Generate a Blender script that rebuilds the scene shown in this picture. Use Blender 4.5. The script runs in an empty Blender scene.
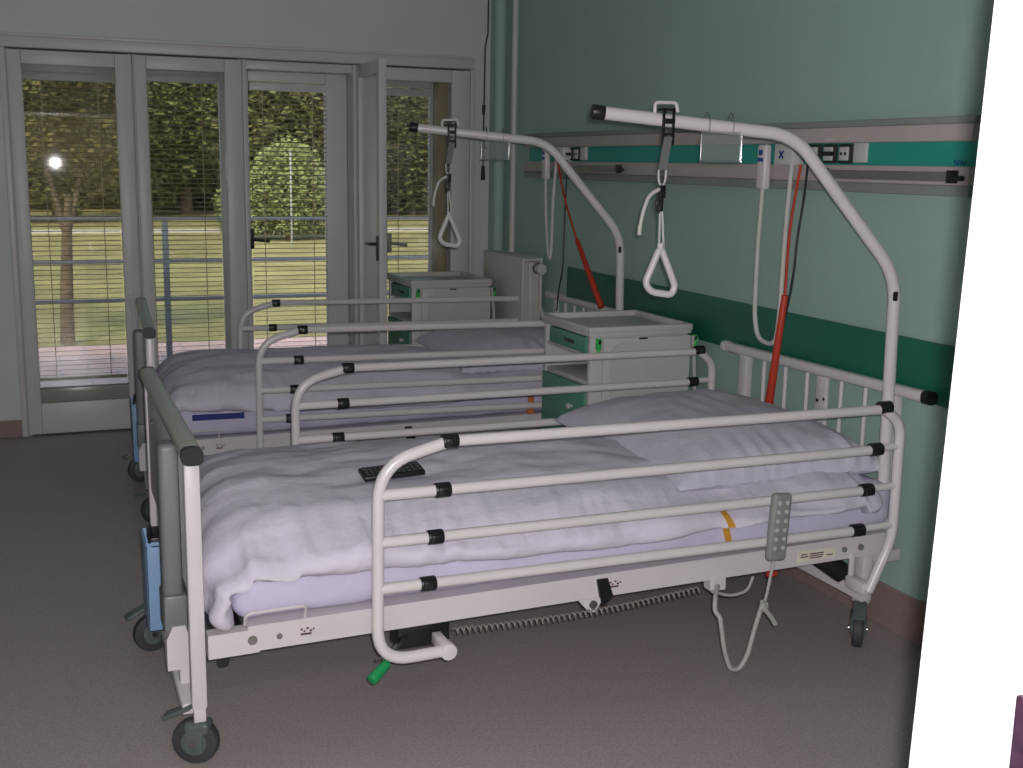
import bpy, bmesh, math, random
from mathutils import Vector, Matrix, noise

scene = bpy.context.scene
COL = scene.collection
PI = math.pi

# ------------------------------------------------------------------ camera
CAM = Vector((-0.3304, -2.8907, 1.5784))
YAW, PITCH, ROLL, FPX = 0.38904, -0.18781, 0.01736, 1161.95
fw = Vector((math.sin(YAW) * math.cos(PITCH), math.cos(YAW) * math.cos(PITCH), math.sin(PITCH)))
rt = Vector((math.cos(YAW), -math.sin(YAW), 0)); up = rt.cross(fw)
rt2 = rt * math.cos(ROLL) + up * math.sin(ROLL); up2 = -rt * math.sin(ROLL) + up * math.cos(ROLL)
cd = bpy.data.cameras.new('camera'); cam = bpy.data.objects.new('camera', cd); COL.objects.link(cam)
cam.matrix_world = Matrix(((rt2.x, up2.x, -fw.x, CAM.x), (rt2.y, up2.y, -fw.y, CAM.y), (rt2.z, up2.z, -fw.z, CAM.z), (0, 0, 0, 1)))
cd.sensor_width = 36.0; cd.lens = 36.0 * FPX / 1023.0; cd.clip_start = 0.02; cd.clip_end = 300
scene.camera = cam

# ------------------------------------------------------------------ world, sun, flash
w = bpy.data.worlds.new('sky'); scene.world = w; w.use_nodes = True
bgn = w.node_tree.nodes['Background']
sky = w.node_tree.nodes.new('ShaderNodeTexSky'); sky.sky_type = 'NISHITA'; sky.sun_disc = False
sky.sun_elevation = math.radians(48); sky.sun_rotation = math.radians(200); sky.air_density = 1.2; sky.dust_density = 2.5
w.node_tree.links.new(sky.outputs[0], bgn.inputs[0]); bgn.inputs[1].default_value = 0.42

sd = bpy.data.lights.new('sun', 'SUN'); sd.energy = 1.7; sd.angle = math.radians(3); sd.color = (1.0, 0.93, 0.78)
so = bpy.data.objects.new('sun', sd); COL.objects.link(so)
so.rotation_euler = Vector((0.35, 0.62, -0.78)).to_track_quat('-Z', 'Y').to_euler()

fd = bpy.data.lights.new('camera_flash', 'SPOT'); fd.energy = 262; fd.shadow_soft_size = 0.016
fd.spot_size = math.radians(150); fd.spot_blend = 0.7; fd.color = (1.0, 0.955, 0.985)
fo = bpy.data.objects.new('camera_flash', fd); COL.objects.link(fo)
fo.location = CAM + rt2 * 0.022 + up2 * 0.03 - fw * 0.01
fo.rotation_euler = (fw + rt2 * 0.10 + up2 * 0.02).to_track_quat('-Z', 'Y').to_euler()

scene.view_settings.view_transform = 'Standard'; scene.view_settings.look = 'None'
scene.view_settings.exposure = 0.0; scene.view_settings.gamma = 1.0
scene.view_settings.use_curve_mapping = False

# ------------------------------------------------------------------ materials
def mat(name, col, rough=0.5, metal=0.0, var=0.0, vscale=20.0, bump=0.0, bscale=200.0, spec=0.5, emit=None):
    m = bpy.data.materials.new(name); m.use_nodes = True
    nt = m.node_tree; b = nt.nodes['Principled BSDF']
    b.inputs['Base Color'].default_value = (*col, 1); b.inputs['Roughness'].default_value = rough
    b.inputs['Metallic'].default_value = metal; b.inputs['Specular IOR Level'].default_value = spec
    tc = None
    if var or bump:
        tc = nt.nodes.new('ShaderNodeTexCoord')
    if var:
        n = nt.nodes.new('ShaderNodeTexNoise'); n.inputs['Scale'].default_value = vscale; n.inputs['Detail'].default_value = 5
        r = nt.nodes.new('ShaderNodeValToRGB')
        r.color_ramp.elements[0].position = 0.35; r.color_ramp.elements[1].position = 0.65
        r.color_ramp.elements[0].color = (*[c * (1 - var) for c in col], 1)
        r.color_ramp.elements[1].color = (*[min(1, c * (1 + var)) for c in col], 1)
        nt.links.new(tc.outputs['Object'], n.inputs['Vector']); nt.links.new(n.outputs['Fac'], r.inputs['Fac'])
        nt.links.new(r.outputs['Color'], b.inputs['Base Color'])
    if bump:
        n2 = nt.nodes.new('ShaderNodeTexNoise'); n2.inputs['Scale'].default_value = bscale; n2.inputs['Detail'].default_value = 4
        bp = nt.nodes.new('ShaderNodeBump'); bp.inputs['Strength'].default_value = bump; bp.inputs['Distance'].default_value = 0.01
        nt.links.new(tc.outputs['Object'], n2.inputs['Vector']); nt.links.new(n2.outputs['Fac'], bp.inputs['Height'])
        nt.links.new(bp.outputs['Normal'], b.inputs['Normal'])
    return m

def clear_mat(name, tint, strength=1.0, rough=0.02, haze=0.0):
    m = bpy.data.materials.new(name); m.use_nodes = True; nt = m.node_tree
    for n in list(nt.nodes): nt.nodes.remove(n)
    out = nt.nodes.new('ShaderNodeOutputMaterial'); mix = nt.nodes.new('ShaderNodeMixShader')
    tr = nt.nodes.new('ShaderNodeBsdfTransparent'); tr.inputs[0].default_value = (*tint, 1)
    gl = nt.nodes.new('ShaderNodeBsdfGlossy'); gl.inputs['Roughness'].default_value = rough
    fr = nt.nodes.new('ShaderNodeFresnel'); fr.inputs['IOR'].default_value = 1.45
    mu = nt.nodes.new('ShaderNodeMath'); mu.operation = 'MULTIPLY'; mu.inputs[1].default_value = strength
    nt.links.new(fr.outputs[0], mu.inputs[0]); nt.links.new(mu.outputs[0], mix.inputs[0])
    nt.links.new(tr.outputs[0], mix.inputs[1]); nt.links.new(gl.outputs[0], mix.inputs[2]); nt.links.new(mix.outputs[0], out.inputs[0])
    if haze:
        df = nt.nodes.new('ShaderNodeBsdfDiffuse'); df.inputs[0].default_value = (.6, .63, .63, 1); m2 = nt.nodes.new('ShaderNodeMixShader'); m2.inputs[0].default_value = haze
        nt.links.new(mix.outputs[0], m2.inputs[1]); nt.links.new(df.outputs[0], m2.inputs[2]); nt.links.new(m2.outputs[0], out.inputs[0])
    return m

def leaf_mat(name, c1, c2):
    m = bpy.data.materials.new(name); m.use_nodes = True; nt = m.node_tree; b = nt.nodes['Principled BSDF']
    g = nt.nodes.new('ShaderNodeNewGeometry'); r = nt.nodes.new('ShaderNodeValToRGB')
    r.color_ramp.elements[0].color = (*c1, 1); r.color_ramp.elements[1].color = (*c2, 1)
    nt.links.new(g.outputs['Random Per Island'], r.inputs['Fac']); nt.links.new(r.outputs['Color'], b.inputs['Base Color'])
    b.inputs['Roughness'].default_value = 0.7; b.inputs['Specular IOR Level'].default_value = 0.2
    return m

M = dict(
    white=mat('white_enamel', (0.68, 0.64, 0.66), 0.32, var=0.03, vscale=3),
    rail=mat('rail_enamel', (0.73, 0.69, 0.69), 0.28, var=0.02, vscale=4),
    greyrail=mat('grey_green_plastic', (0.42, 0.43, 0.37), 0.35, var=0.04, vscale=6),
    black=mat('black_plastic', (0.012, 0.012, 0.014), 0.4, var=0.1),
    rubber=mat('dark_rubber', (0.05, 0.05, 0.055), 0.6, var=0.15),
    castergrey=mat('caster_grey', (0.10, 0.12, 0.12), 0.4, var=0.15),
    steel=mat('steel', (0.45, 0.45, 0.45), 0.25, 1.0, var=0.05),
    greypanel=mat('grey_panel', (0.19, 0.20, 0.205), 0.45, var=0.04, vscale=3),
    blue=mat('blue_plastic', (0.24, 0.40, 0.62), 0.45, var=0.06, vscale=5),
    duvet=mat('duvet_cotton', (0.68, 0.645, 0.74), 0.85, var=0.03, vscale=5, bump=0.25, bscale=60, spec=0.15),
    sheet=mat('sheet_cotton', (0.61, 0.575, 0.735), 0.85, var=0.04, vscale=6, bump=0.25, bscale=50, spec=0.15),
    pillow=mat('pillow_cotton', (0.63, 0.605, 0.70), 0.85, var=0.03, vscale=6, bump=0.25, bscale=50, spec=0.15),
    yellow=mat('ochre_strap', (0.60, 0.30, 0.03), 0.8, var=0.1, vscale=40),
    orange=mat('orange_strap', (0.65, 0.20, 0.04), 0.8, var=0.1, vscale=40),
    navy=mat('navy_stripe', (0.03, 0.04, 0.22), 0.8, var=0.1, vscale=40),
    handset=mat('grey_handset', (0.27, 0.27, 0.26), 0.45, var=0.05),
    button=mat('light_button', (0.50, 0.51, 0.50), 0.5, var=0.05),
    cable=mat('grey_cable', (0.42, 0.41, 0.38), 0.5, var=0.05),
    coil=mat('coil_grey', (0.24, 0.22, 0.20), 0.5, var=0.05),
    whitecable=mat('white_cable', (0.62, 0.62, 0.58), 0.5, var=0.04),
    darkcable=mat('dark_cable', (0.02, 0.03, 0.04), 0.5, var=0.1),
    red=mat('red_rubber', (0.55, 0.05, 0.02), 0.5, var=0.08, vscale=15),
    green=mat('green_plastic', (0.01, 0.30, 0.09), 0.4, var=0.08),
    clipgreen=mat('bright_green_clip', (0.04, 0.55, 0.10), 0.4, var=0.08),
    cabgreen=mat('drawer_green', (0.10, 0.33, 0.21), 0.45, var=0.05, vscale=4),
    cabwhite=mat('cabinet_white', (0.60, 0.595, 0.57), 0.4, var=0.03, vscale=4),
    tray=mat('tray_green_grey', (0.28, 0.36, 0.31), 0.3, var=0.04, vscale=4),
    dark=mat('dark_recess', (0.03, 0.035, 0.03), 0.7, var=0.1),
    wallgreen=mat('wall_green_paint', (0.37, 0.535, 0.47), 0.55, var=0.02, vscale=2.5, bump=0.04, bscale=300),
    band=mat('band_green', (0.014, 0.155, 0.10), 0.45, var=0.08, vscale=4),
    wallwhite=mat('wall_white_paint', (0.68, 0.72, 0.71), 0.6, var=0.02, vscale=2, bump=0.04, bscale=250),
    frame=mat('window_frame_paint', (0.68, 0.67, 0.67), 0.4, var=0.02, vscale=3),
    beige=mat('beige_reveal', (0.45, 0.36, 0.20), 0.6, var=0.04, vscale=3),
    sill=mat('grey_sill', (0.34, 0.33, 0.30), 0.25, var=0.04, vscale=3),
    trunk=mat('trunking_pinkish', (0.48, 0.43, 0.41), 0.45, var=0.03, vscale=3),
    trunkdark=mat('trunking_grey', (0.25, 0.28, 0.26), 0.5, var=0.04, vscale=3),
    recess=mat('recess_green', (0.025, 0.36, 0.29), 0.5, var=0.04, vscale=3),
    medrail=mat('rail_grey', (0.23, 0.22, 0.205), 0.35, 0.3, var=0.04),
    socketw=mat('socket_white', (0.62, 0.62, 0.60), 0.4, var=0.03),
    base=mat('baseboard_pinkish', (0.30, 0.215, 0.20), 0.5, var=0.06, vscale=40),
    radiator=mat('radiator_white', (0.60, 0.59, 0.55), 0.35, var=0.02, vscale=3),
    slat=mat('slat_cream', (0.44, 0.36, 0.21), 0.5, var=0.04, vscale=3),
    cordcream=mat('cord_cream', (0.62, 0.52, 0.34), 0.6, var=0.05),
    doorwhite=mat('jamb_white', (0.62, 0.60, 0.63), 0.35, var=0.01, vscale=3),
    strike=mat('strike_metal', (0.035, 0.015, 0.03), 0.4, 0.0, var=0.2, vscale=60),
    paper=mat('sticker_paper', (0.78, 0.74, 0.60), 0.6, var=0.03),
    ink=mat('sticker_ink', (0.10, 0.04, 0.05), 0.6, var=0.2),
    inkblue=mat('blue_ink', (0.02, 0.07, 0.30), 0.6, var=0.2),
    lawn=mat('lawn_grass', (0.29, 0.25, 0.10), 0.9, var=0.22, vscale=1.3, spec=0.1),
    path=mat('path_gravel', (0.55, 0.50, 0.40), 0.9, var=0.08, vscale=6, spec=0.1),
    exrail=mat('rail_blue_grey', (0.14, 0.155, 0.18), 0.5, var=0.05),
    bark=mat('bark', (0.14, 0.10, 0.06), 0.9, var=0.3, vscale=10),
    ceiling=mat('ceiling_white', (0.6, 0.6, 0.58), 0.7, var=0.02),
    glass=clear_mat('window_glass', (0.90, 0.91, 0.90), 1.0, 0.018),
    acrylic=clear_mat('clear_acrylic', (0.95, 0.96, 0.96), 1.5, 0.10, 0.10),
)
def floor_mat():
    m = mat('linoleum', (0.385, 0.342, 0.332), 0.42, var=0.16, vscale=160, bump=0.03, bscale=80, spec=0.35)
    return m
M['floor'] = floor_mat()
def terrace_mat():
    m = bpy.data.materials.new('terrace_tiles'); m.use_nodes = True; nt = m.node_tree; b = nt.nodes['Principled BSDF']
    tc = nt.nodes.new('ShaderNodeTexCoord'); br = nt.nodes.new('ShaderNodeTexBrick')
    br.inputs['Color1'].default_value = (0.62, 0.40, 0.33, 1); br.inputs['Color2'].default_value = (0.55, 0.36, 0.30, 1)
    br.inputs['Mortar'].default_value = (0.40, 0.29, 0.25, 1); br.inputs['Scale'].default_value = 1.0
    br.inputs['Brick Width'].default_value = 0.4; br.inputs['Row Height'].default_value = 0.4; br.inputs['Mortar Size'].default_value = 0.012
    nt.links.new(tc.outputs['Object'], br.inputs['Vector']); nt.links.new(br.outputs['Color'], b.inputs['Base Color'])
    b.inputs['Roughness'].default_value = 0.8
    return m
M['terrace'] = terrace_mat()

# ------------------------------------------------------------------ mesh helpers (world coordinates)
class MB:
    def __init__(s): s.bm = bmesh.new()
    def box(s, a, b, bev=0.0, seg=2, rot=None):
        a = Vector(a); b = Vector(b); c = (a + b) / 2; d = b - a
        r = bmesh.ops.create_cube(s.bm, size=1.0)
        vs = r['verts']
        for v in vs:
            v.co = Vector((v.co.x * abs(d.x), v.co.y * abs(d.y), v.co.z * abs(d.z)))
        if bev > 0:
            es = list({e for v in vs for e in v.link_edges})
            rr = bmesh.ops.bevel(s.bm, geom=es, offset=min(bev, 0.49 * min(abs(d.x), abs(d.y), abs(d.z))), segments=seg, affect='EDGES', profile=0.5)
            vs = list({v for f in rr['faces'] for v in f.verts} | {v for v in vs if v.is_valid})
        for v in vs:
            v.co = (rot @ v.co if rot else v.co) + c
        return s
    def cyl(s, p0, p1, r0, r1=None, n=20, bev=0.0):
        p0 = Vector(p0); p1 = Vector(p1); d = p1 - p0
        r1 = r0 if r1 is None else r1
        q = d.to_track_quat('Z', 'Y'); L = d.length
        prof = [(0, r0), (L, r1)] if bev <= 0 else [(0, r0 - bev), (bev * .3, r0 - bev * .3), (bev, r0), (L - bev, r1), (L - bev * .3, r1 - bev * .3), (L, r1 - bev)]
        rings = []
        for z, r in prof:
            rings.append([s.bm.verts.new(p0 + q @ Vector((r * math.cos(2 * PI * k / n), r * math.sin(2 * PI * k / n), z))) for k in range(n)])
        for A, B in zip(rings, rings[1:]):
            for k in range(n):
                s.bm.faces.new((A[k], A[(k + 1) % n], B[(k + 1) % n], B[k]))
        s.bm.faces.new(list(reversed(rings[0]))); s.bm.faces.new(rings[-1])
        return s
    def tube(s, pts, r, fil=0.0, n=14, sec=None, closed=False, fseg=8):
        """swept tube through pts, corners rounded by fil; sec = list of 2d section points"""
        P = [Vector(p) for p in pts]
        if fil > 0 and len(P) > 2:
            Q = [] if closed else [P[0]]
            rng = range(len(P)) if closed else range(1, len(P) - 1)
            for i in rng:
                a, b, c = P[i - 1], P[i], P[(i + 1) % len(P)]
                u = (a - b).normalized(); v = (c - b).normalized()
                t = min(fil, 0.49 * (a - b).length, 0.49 * (c - b).length)
                p0 = b + u * t; p2 = b + v * t
                for k in range(fseg + 1):
                    f = k / fseg
                    Q.append(p0 * (1 - f) ** 2 + b * 2 * f * (1 - f) + p2 * f * f)
            if not closed: Q.append(P[-1])
            P = Q
        if sec is None:
            sec = [(r * math.cos(2 * PI * k / n), r * math.sin(2 * PI * k / n)) for k in range(n)]
        m = len(sec); rings = []
        N = len(P)
        def tan(i):
            if closed: return (P[(i + 1) % N] - P[i - 1]).normalized()
            a = P[max(0, i - 1)]; b = P[min(N - 1, i + 1)]
            return (b - a).normalized()
        t0 = tan(0)
        ref = Vector((0, 0, 1)) if abs(t0.z) < 0.9 else Vector((1, 0, 0))
        nx = t0.cross(ref).normalized(); ny = nx.cross(t0).normalized()
        pt = t0
        for i in range(N):
            t = tan(i); q = pt.rotation_difference(t); nx = q @ nx; ny = q @ ny; pt = t
            rings.append([s.bm.verts.new(P[i] + nx * a + ny * b) for a, b in sec])
        pairs = list(zip(rings, rings[1:])) + ([(rings[-1], rings[0])] if closed else [])
        for A, B in pairs:
            for k in range(m):
                s.bm.faces.new((A[k], A[(k + 1) % m], B[(k + 1) % m], B[k]))
        if not closed:
            s.bm.faces.new(list(reversed(rings[0]))); s.bm.faces.new(rings[-1])
        return s
    def prism(s, poly, axis, a, b):
        """poly: 2d points in the two other axes (cyclic order x,y,z)"""
        def P(p, h):
            if axis == 'x': return Vector((h, p[0], p[1]))
            if axis == 'y': return Vector((p[0], h, p[1]))
            return Vector((p[0], p[1], h))
        A = [s.bm.verts.new(P(p, a)) for p in poly]; B = [s.bm.verts.new(P(p, b)) for p in poly]
        n = len(poly)
        s.bm.faces.new(A); s.bm.faces.new(list(reversed(B)))
        for k in range(n): s.bm.faces.new((A[k], B[k], B[(k + 1) % n], A[(k + 1) % n]))
        return s
    def rbox(s, n, f, r=0.2):
        """closed rounded-box surface over [-1,1]^3, n = divisions per axis, f maps the point"""
        vmap = {}
        def V(i, j, k):
            key = (i, j, k)
            if key not in vmap:
                vmap[key] = s.bm.verts.new(f(Vector((2 * i / n[0] - 1, 2 * j / n[1] - 1, 2 * k / n[2] - 1))))
            return vmap[key]
        for k, fl in ((0, 1), (n[2], 0)):
            for i in range(n[0]):
                for j in range(n[1]):
                    q = [V(i, j, k), V(i + 1, j, k), V(i + 1, j + 1, k), V(i, j + 1, k)]
                    s.bm.faces.new(q[::-1] if fl else q)
        for j, fl in ((0, 0), (n[1], 1)):
            for i in range(n[0]):
                for k in range(n[2]):
                    q = [V(i, j, k), V(i + 1, j, k), V(i + 1, j, k + 1), V(i, j, k + 1)]
                    s.bm.faces.new(q[::-1] if fl else q)
        for i, fl in ((0, 1), (n[0], 0)):
            for j in range(n[1]):
                for k in range(n[2]):
                    q = [V(i, j, k), V(i, j + 1, k), V(i, j + 1, k + 1), V(i, j, k + 1)]
                    s.bm.faces.new(q[::-1] if fl else q)
        return s
    def build(s, name, m, parent=None, smooth=True, ang=40, loc=None):
        bmesh.ops.recalc_face_normals(s.bm, faces=s.bm.faces)
        lo = Vector((min(v.co.x for v in s.bm.verts), min(v.co.y for v in s.bm.verts), min(v.co.z for v in s.bm.verts)))
        hi = Vector((max(v.co.x for v in s.bm.verts), max(v.co.y for v in s.bm.verts), max(v.co.z for v in s.bm.verts)))
        o0 = Vector((0, 0, 0))
        if parent is not None:
            o0 = ORG.get(parent.name, Vector((0, 0, 0)))
        elif loc is not None: o0 = Vector(loc)
        else: o0 = Vector(((lo.x + hi.x) / 2, (lo.y + hi.y) / 2, lo.z))
        bmesh.ops.translate(s.bm, verts=s.bm.verts, vec=-o0)
        me = bpy.data.meshes.new(name); s.bm.to_mesh(me); s.bm.free()
        me.materials.append(M[m] if isinstance(m, str) else m)
        if smooth:
            me.polygons.foreach_set('use_smooth', [True] * len(me.polygons))
            try: me.set_sharp_from_angle(angle=math.radians(ang))
            except Exception: pass
        o = bpy.data.objects.new(name, me); COL.objects.link(o)
        ORG[o.name] = o0
        if parent is not None: o.parent = parent
        else: o.location = o0
        return o
ORG = {}
def thing(name, label, cat, loc, group=None):
    o = bpy.data.objects.new(name, None); COL.objects.link(o); o.location = loc; o.empty_display_size = 0.1
    ORG[o.name] = Vector(loc); tag(o, label, cat, group); return o
def tag(o, label, cat, group=None):
    o['label'] = label; o['category'] = cat
    if group: o['group'] = group
    return o
def struct(o):
    o['kind'] = 'structure'; return o
def sroot(name, loc):
    o = bpy.data.objects.new(name, None); COL.objects.link(o); o.location = loc; o['kind'] = 'structure'
    ORG[o.name] = Vector(loc); return o
def copy_tree(o, T=None, label=None, parent=None):
    c = o.copy(); COL.objects.link(c)
    if parent is not None: c.parent = parent
    for ch in [x for x in bpy.data.objects if x.parent == o]:
        copy_tree(ch, None, None, c)
    if T is not None:
        base = Matrix.LocRotScale(o.location, o.rotation_euler, o.scale)
        l, r, s_ = (T @ base).decompose(); c.location = l; c.rotation_euler = r.to_euler()
    if label: c['label'] = label
    return c

# ------------------------------------------------------------------ the room
WX, YW = 2.362, 4.12
ZC = 2.95
XL = -1.9
def sbox(name, a, b, m, bev=0.0): return struct(MB().box(a, b, bev).build(name, m, smooth=False))
sbox('floor', (XL - .1, -5.2, -0.12), (WX + .1, 4.4, 0.0), 'floor')
sbox('ceiling', (XL - .1, -5.2, ZC), (WX + .1, 4.6, ZC + .15), 'ceiling')
sbox('wall_right', (WX, -2.15, 0), (WX + .12, 4.40, ZC), 'wallgreen')
sbox('wall_left', (XL - .1, -5.2, 0), (XL, 4.40, ZC), 'wallgreen')
# window wall: left pier, right pier, lintel
wb = MB()
wb.box((XL, YW, 0), (-0.432, 4.40, ZC)).box((2.232, YW, 0), (WX, 4.40, ZC)).box((-0.432, YW, 2.145), (2.232, 4.40, ZC))
struct(wb.build('wall_back', 'wallwhite', smooth=False))
# door wall with the opening the photograph is taken through
fwb = MB()
fwb.box((0.56, -2.15, 0), (WX, -2.0, ZC)).box((XL, -2.15, 0), (-0.60, -2.0, ZC)).box((-0.60, -2.15, 2.12), (0.56, -2.0, ZC))
struct(fwb.build('wall_front', 'wallgreen', smooth=False))
cw = MB()
cw.box((XL, -5.2, 0), (WX, -5.1, ZC)).box((WX, -5.2, 0), (WX + .1, -2.15, ZC))
struct(cw.build('wall_corridor', 'beige', smooth=False))
# jamb (leans very slightly, like the photographed one)
d1 = sroot('door_1', (0.515, -2.0, 0))
def jx(z): return 0.4855 + z * 0.0285
jb = MB()
jb.prism([(jx(0), 0), (0.575, 0), (0.575, 2.15), (jx(2.15), 2.15)], 'y', -2.105, -1.985)
jb.build('door_jamb', 'doorwhite', d1, smooth=False)
st = MB()
st.prism([(jx(0) - .013, 0), (0.575, 0), (0.575, 2.15), (jx(2.15) - .013, 2.15)], 'y', -2.20, -2.0985)
st.build('door_stop', 'doorwhite', d1, smooth=False)
sp = MB(); sp.box((0.4960, -2.170, 0.985), (0.5035, -2.132, 1.098), 0.002)
sp.box((0.500, -2.170, 1.15), (0.5065, -2.138, 1.172), 0.002)
sp.build('strike_plate', 'strike', d1, smooth=False)
jl = MB(); jl.box((-0.64, -2.2, 0), (-0.585, -1.985, 2.15)).box((-0.64, -2.2, 2.10), (0.575, -1.985, 2.15))
jl.build('door_frame', 'doorwhite', d1, smooth=False)

# unseen corridor lamps behind the viewpoint, added to fill the room's shadows
for lx in (-0.9, 0.55):
    t = thing('added_fill_lamp', 'added unseen fill lamp on the corridor ceiling left of the doorway' if lx < 0 else 'added unseen fill lamp on the corridor ceiling right of the doorway', 'fill light', (lx, -3.9, ZC - .07), 'added corridor fill lamps')
    b = MB(); b.box((lx - .62, -4.22, ZC - .07), (lx + .62, -4.20, ZC), .003).box((lx - .62, -3.60, ZC - .07), (lx + .62, -3.58, ZC), .003).box((lx - .62, -4.2, ZC - .07), (lx - .60, -3.6, ZC), .003).box((lx + .60, -4.2, ZC - .07), (lx + .62, -3.6, ZC), .003)
    b.build('housing', 'steel', t)
    ld = bpy.data.lights.new('added_fill_light', 'AREA'); ld.shape = 'RECTANGLE'; ld.size = 1.18; ld.size_y = .58; ld.energy = 22; ld.color = (1.0, .97, .90)
    lo = bpy.data.objects.new('added_fill_light', ld); COL.objects.link(lo); lo.parent = t; lo.location = (0, 0, .01)

# baseboards
sbox('baseboard_right', (WX - .012, -2.0, 0), (WX, 3.5, 0.155), 'base', 0.004)
sbox('baseboard_back', (XL, YW - .012, 0), (-0.432, YW, 0.10), 'base', 0.004)
# wall protection band
bd = MB(); bd.box((WX - .022, -2.0, 0.83), (WX, 2.86, 1.03), 0.008)
struct(bd.build('trim_1', 'band', smooth=True))

# ------------------------------------------------------------------ windows
def leaf(mb, x0, x1, y0, y1, z0, z1, wl, wr, wt, zg):
    """stiles, top rail and a bottom panel with the glass opening from zg up"""
    mb.box((x0, y0, z0), (x0 + wl, y1, z1), 0.006); mb.box((x1 - wr, y0, z0), (x1, y1, z1), 0.006)
    mb.box((x0 + wl, y0, z1 - wt), (x1 - wr, y1, z1), 0.006)
    mb.box((x0 + wl, y0, z0), (x1 - wr, y1, zg - .085), 0.004)
MODS = [(-0.427, 0.216), (0.226, 0.822), (0.832, 1.505), (1.515, 2.227)]
# casing trim over the frame line
tr = MB(); tr.box((-0.46, YW - .03, 2.145), (2.25, YW, 2.205), 0.008); tr.box((-0.46, YW - .018, 2.205), (2.25, YW, 2.222), 0.004)
tr.box((-.460, YW - .02, 0), (-.428, YW, 2.145), .006); tr.box((2.227, YW - .02, 0), (2.26, YW, 2.145), .006)
struct(tr.build('trim_2', 'frame', smooth=True))
YI0, YI1 = 4.10, 4.15      # inner sash
YO0, YO1 = 4.27, 4.32      # outer sash
win = []
specs = [dict(wl=.072, wr=.085, og=(-.375, .115)), dict(wl=.065, wr=.095, og=(.275, .70)), None, dict(wl=.06, wr=.118)]
for i, (x0, x1) in enumerate(MODS):
    r = sroot('window_%d' % (i + 1), ((x0 + x1) / 2, YI0, 0)); win.append(r)
    b = MB()
    b.box((x0 - .004, 4.121, 0), (x0 + .02, 4.40, 2.14), 0.003); b.box((x1 - .02, 4.121, 0), (x1 + .004, 4.40, 2.14), 0.003)
    b.box((x0 + .02, 4.15, 2.09), (x1 - .02, 4.40, 2.14), 0.003); b.box((x0 + .02, 4.15, 0), (x1 - .02, 4.40, 0.03), .003)
    b.build('box_frame', 'frame', r)
    sp_ = specs[i]
    if sp_:
        b = MB(); leaf(b, x0 + .003, x1 - .003, YI0, YI1, 0.012, 2.135, sp_['wl'], sp_['wr'], .075, 0.275)
        b.build('inner_sash', 'frame', r)
        b = MB(); b.box((x0 + sp_['wl'] - .002, YI0 + .006, .19), (x1 - sp_['wr'] + .002, YI1, .275), .006)
        b.build('sill_strip', 'sill', r)
        b = MB().box((x0 + sp_['wl'] - .004, 4.122, .27), (x1 - sp_['wr'] + .004, 4.127, 2.065))
        if i == 0:    # this pane sits a touch skewed in its sash
            for v in b.bm.verts: v.co.y += -.0164 * (v.co.x + .11) + .0080 * (v.co.z - 1.17)
        b.build('inner_pane', 'glass', r, smooth=False)
    # outer sash
    ox0, ox1 = (x0 + .022, x1 - .022)
    b = MB(); wl, wr = .055, .055
    if i == 2: wl, wr = .03, .135
    if i == 3: wl, wr = .04, .185
    if i == 1: wl, wr = .05, .085
    leaf(b, ox0, ox1, YO0, YO1, 0.03, 2.09, wl, wr, .06, .29)
    b.build('outer_sash', 'frame', r)
    b = MB().box((ox0 + wl - .004, 4.294, .205), (ox1 - wr + .004, 4.299, 2.035))
    if i == 0:
        for v in b.bm.verts: v.co.y += -.0164 * (v.co.x + .11) + .0080 * (v.co.z - 1.17)
    b.build('outer_pane', 'glass', r, smooth=False)
    if i == 3:
        MB().box((2.035, 4.16, .03), (2.10, 4.268, 2.085), .004).build('side_reveal', 'beige', r)
# open casement leaf of window 3
rv = win[2]
def leafrot():
    a = Vector((1.500, 4.105, 0)); ang = math.radians(-93.2)
    return Matrix.Translation(a) @ Matrix.Rotation(ang, 4, 'Z')
LR = leafrot()
b = MB(); leaf(b, 0.0, .615, 0.0, .045, .012, 2.135, .055, .07, .075, .275); b.bm.transform(LR); b.build('open_sash', 'frame', rv)
b = MB(); b.box((.05, .02, .19), (.55, .026, 2.065)); b.bm.transform(LR); b.build('inner_pane', 'glass', rv, smooth=False)
b = MB(); b.box((.05, .005, .19), (.55, .045, .275), .004); b.bm.transform(LR); b.build('sill_strip', 'sill', rv)
b = MB(); b.box((.565, -.012, 1.02), (.595, 0, 1.16), .004); b.cyl((.58, -.05, 1.115), (.58, -.01, 1.115), .009); b.tube([(.58, -.045, 1.115), (.49, -.05, 1.11)], .009)
b.box((.565, .045, .92), (.59, .052, 1.24), .003); b.bm.transform(LR); b.build('window_handle', 'black', rv)
def handle(x, y, z, parent, m, dx=-1):
    h = MB(); h.box((x - .014, y - .012, z - .06), (x + .014, y, z + .06), .004); h.cyl((x, y - .045, z), (x, y - .01, z), .009)
    h.tube([(x, y - .042, z), (x + dx * .10, y - .048, z - .012)], .010); return h.build('window_handle', m, parent)
handle(1.70, YI0, 1.08, win[3], 'sill', 1)
h = MB(); h.box((.145, YI0 - .012, .70), (.170, YI0, .83), .004); h.cyl((.158, YI0 - .05, .79), (.158, YI0 - .01, .79), .01); h.tube([(.158, YI0 - .045, .79), (.175, YI0 - .05, .62)], .009)
h.build('window_handle', 'frame', win[0])
handle(.885, YO0, 1.10, win[2], 'black', 1)

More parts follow.
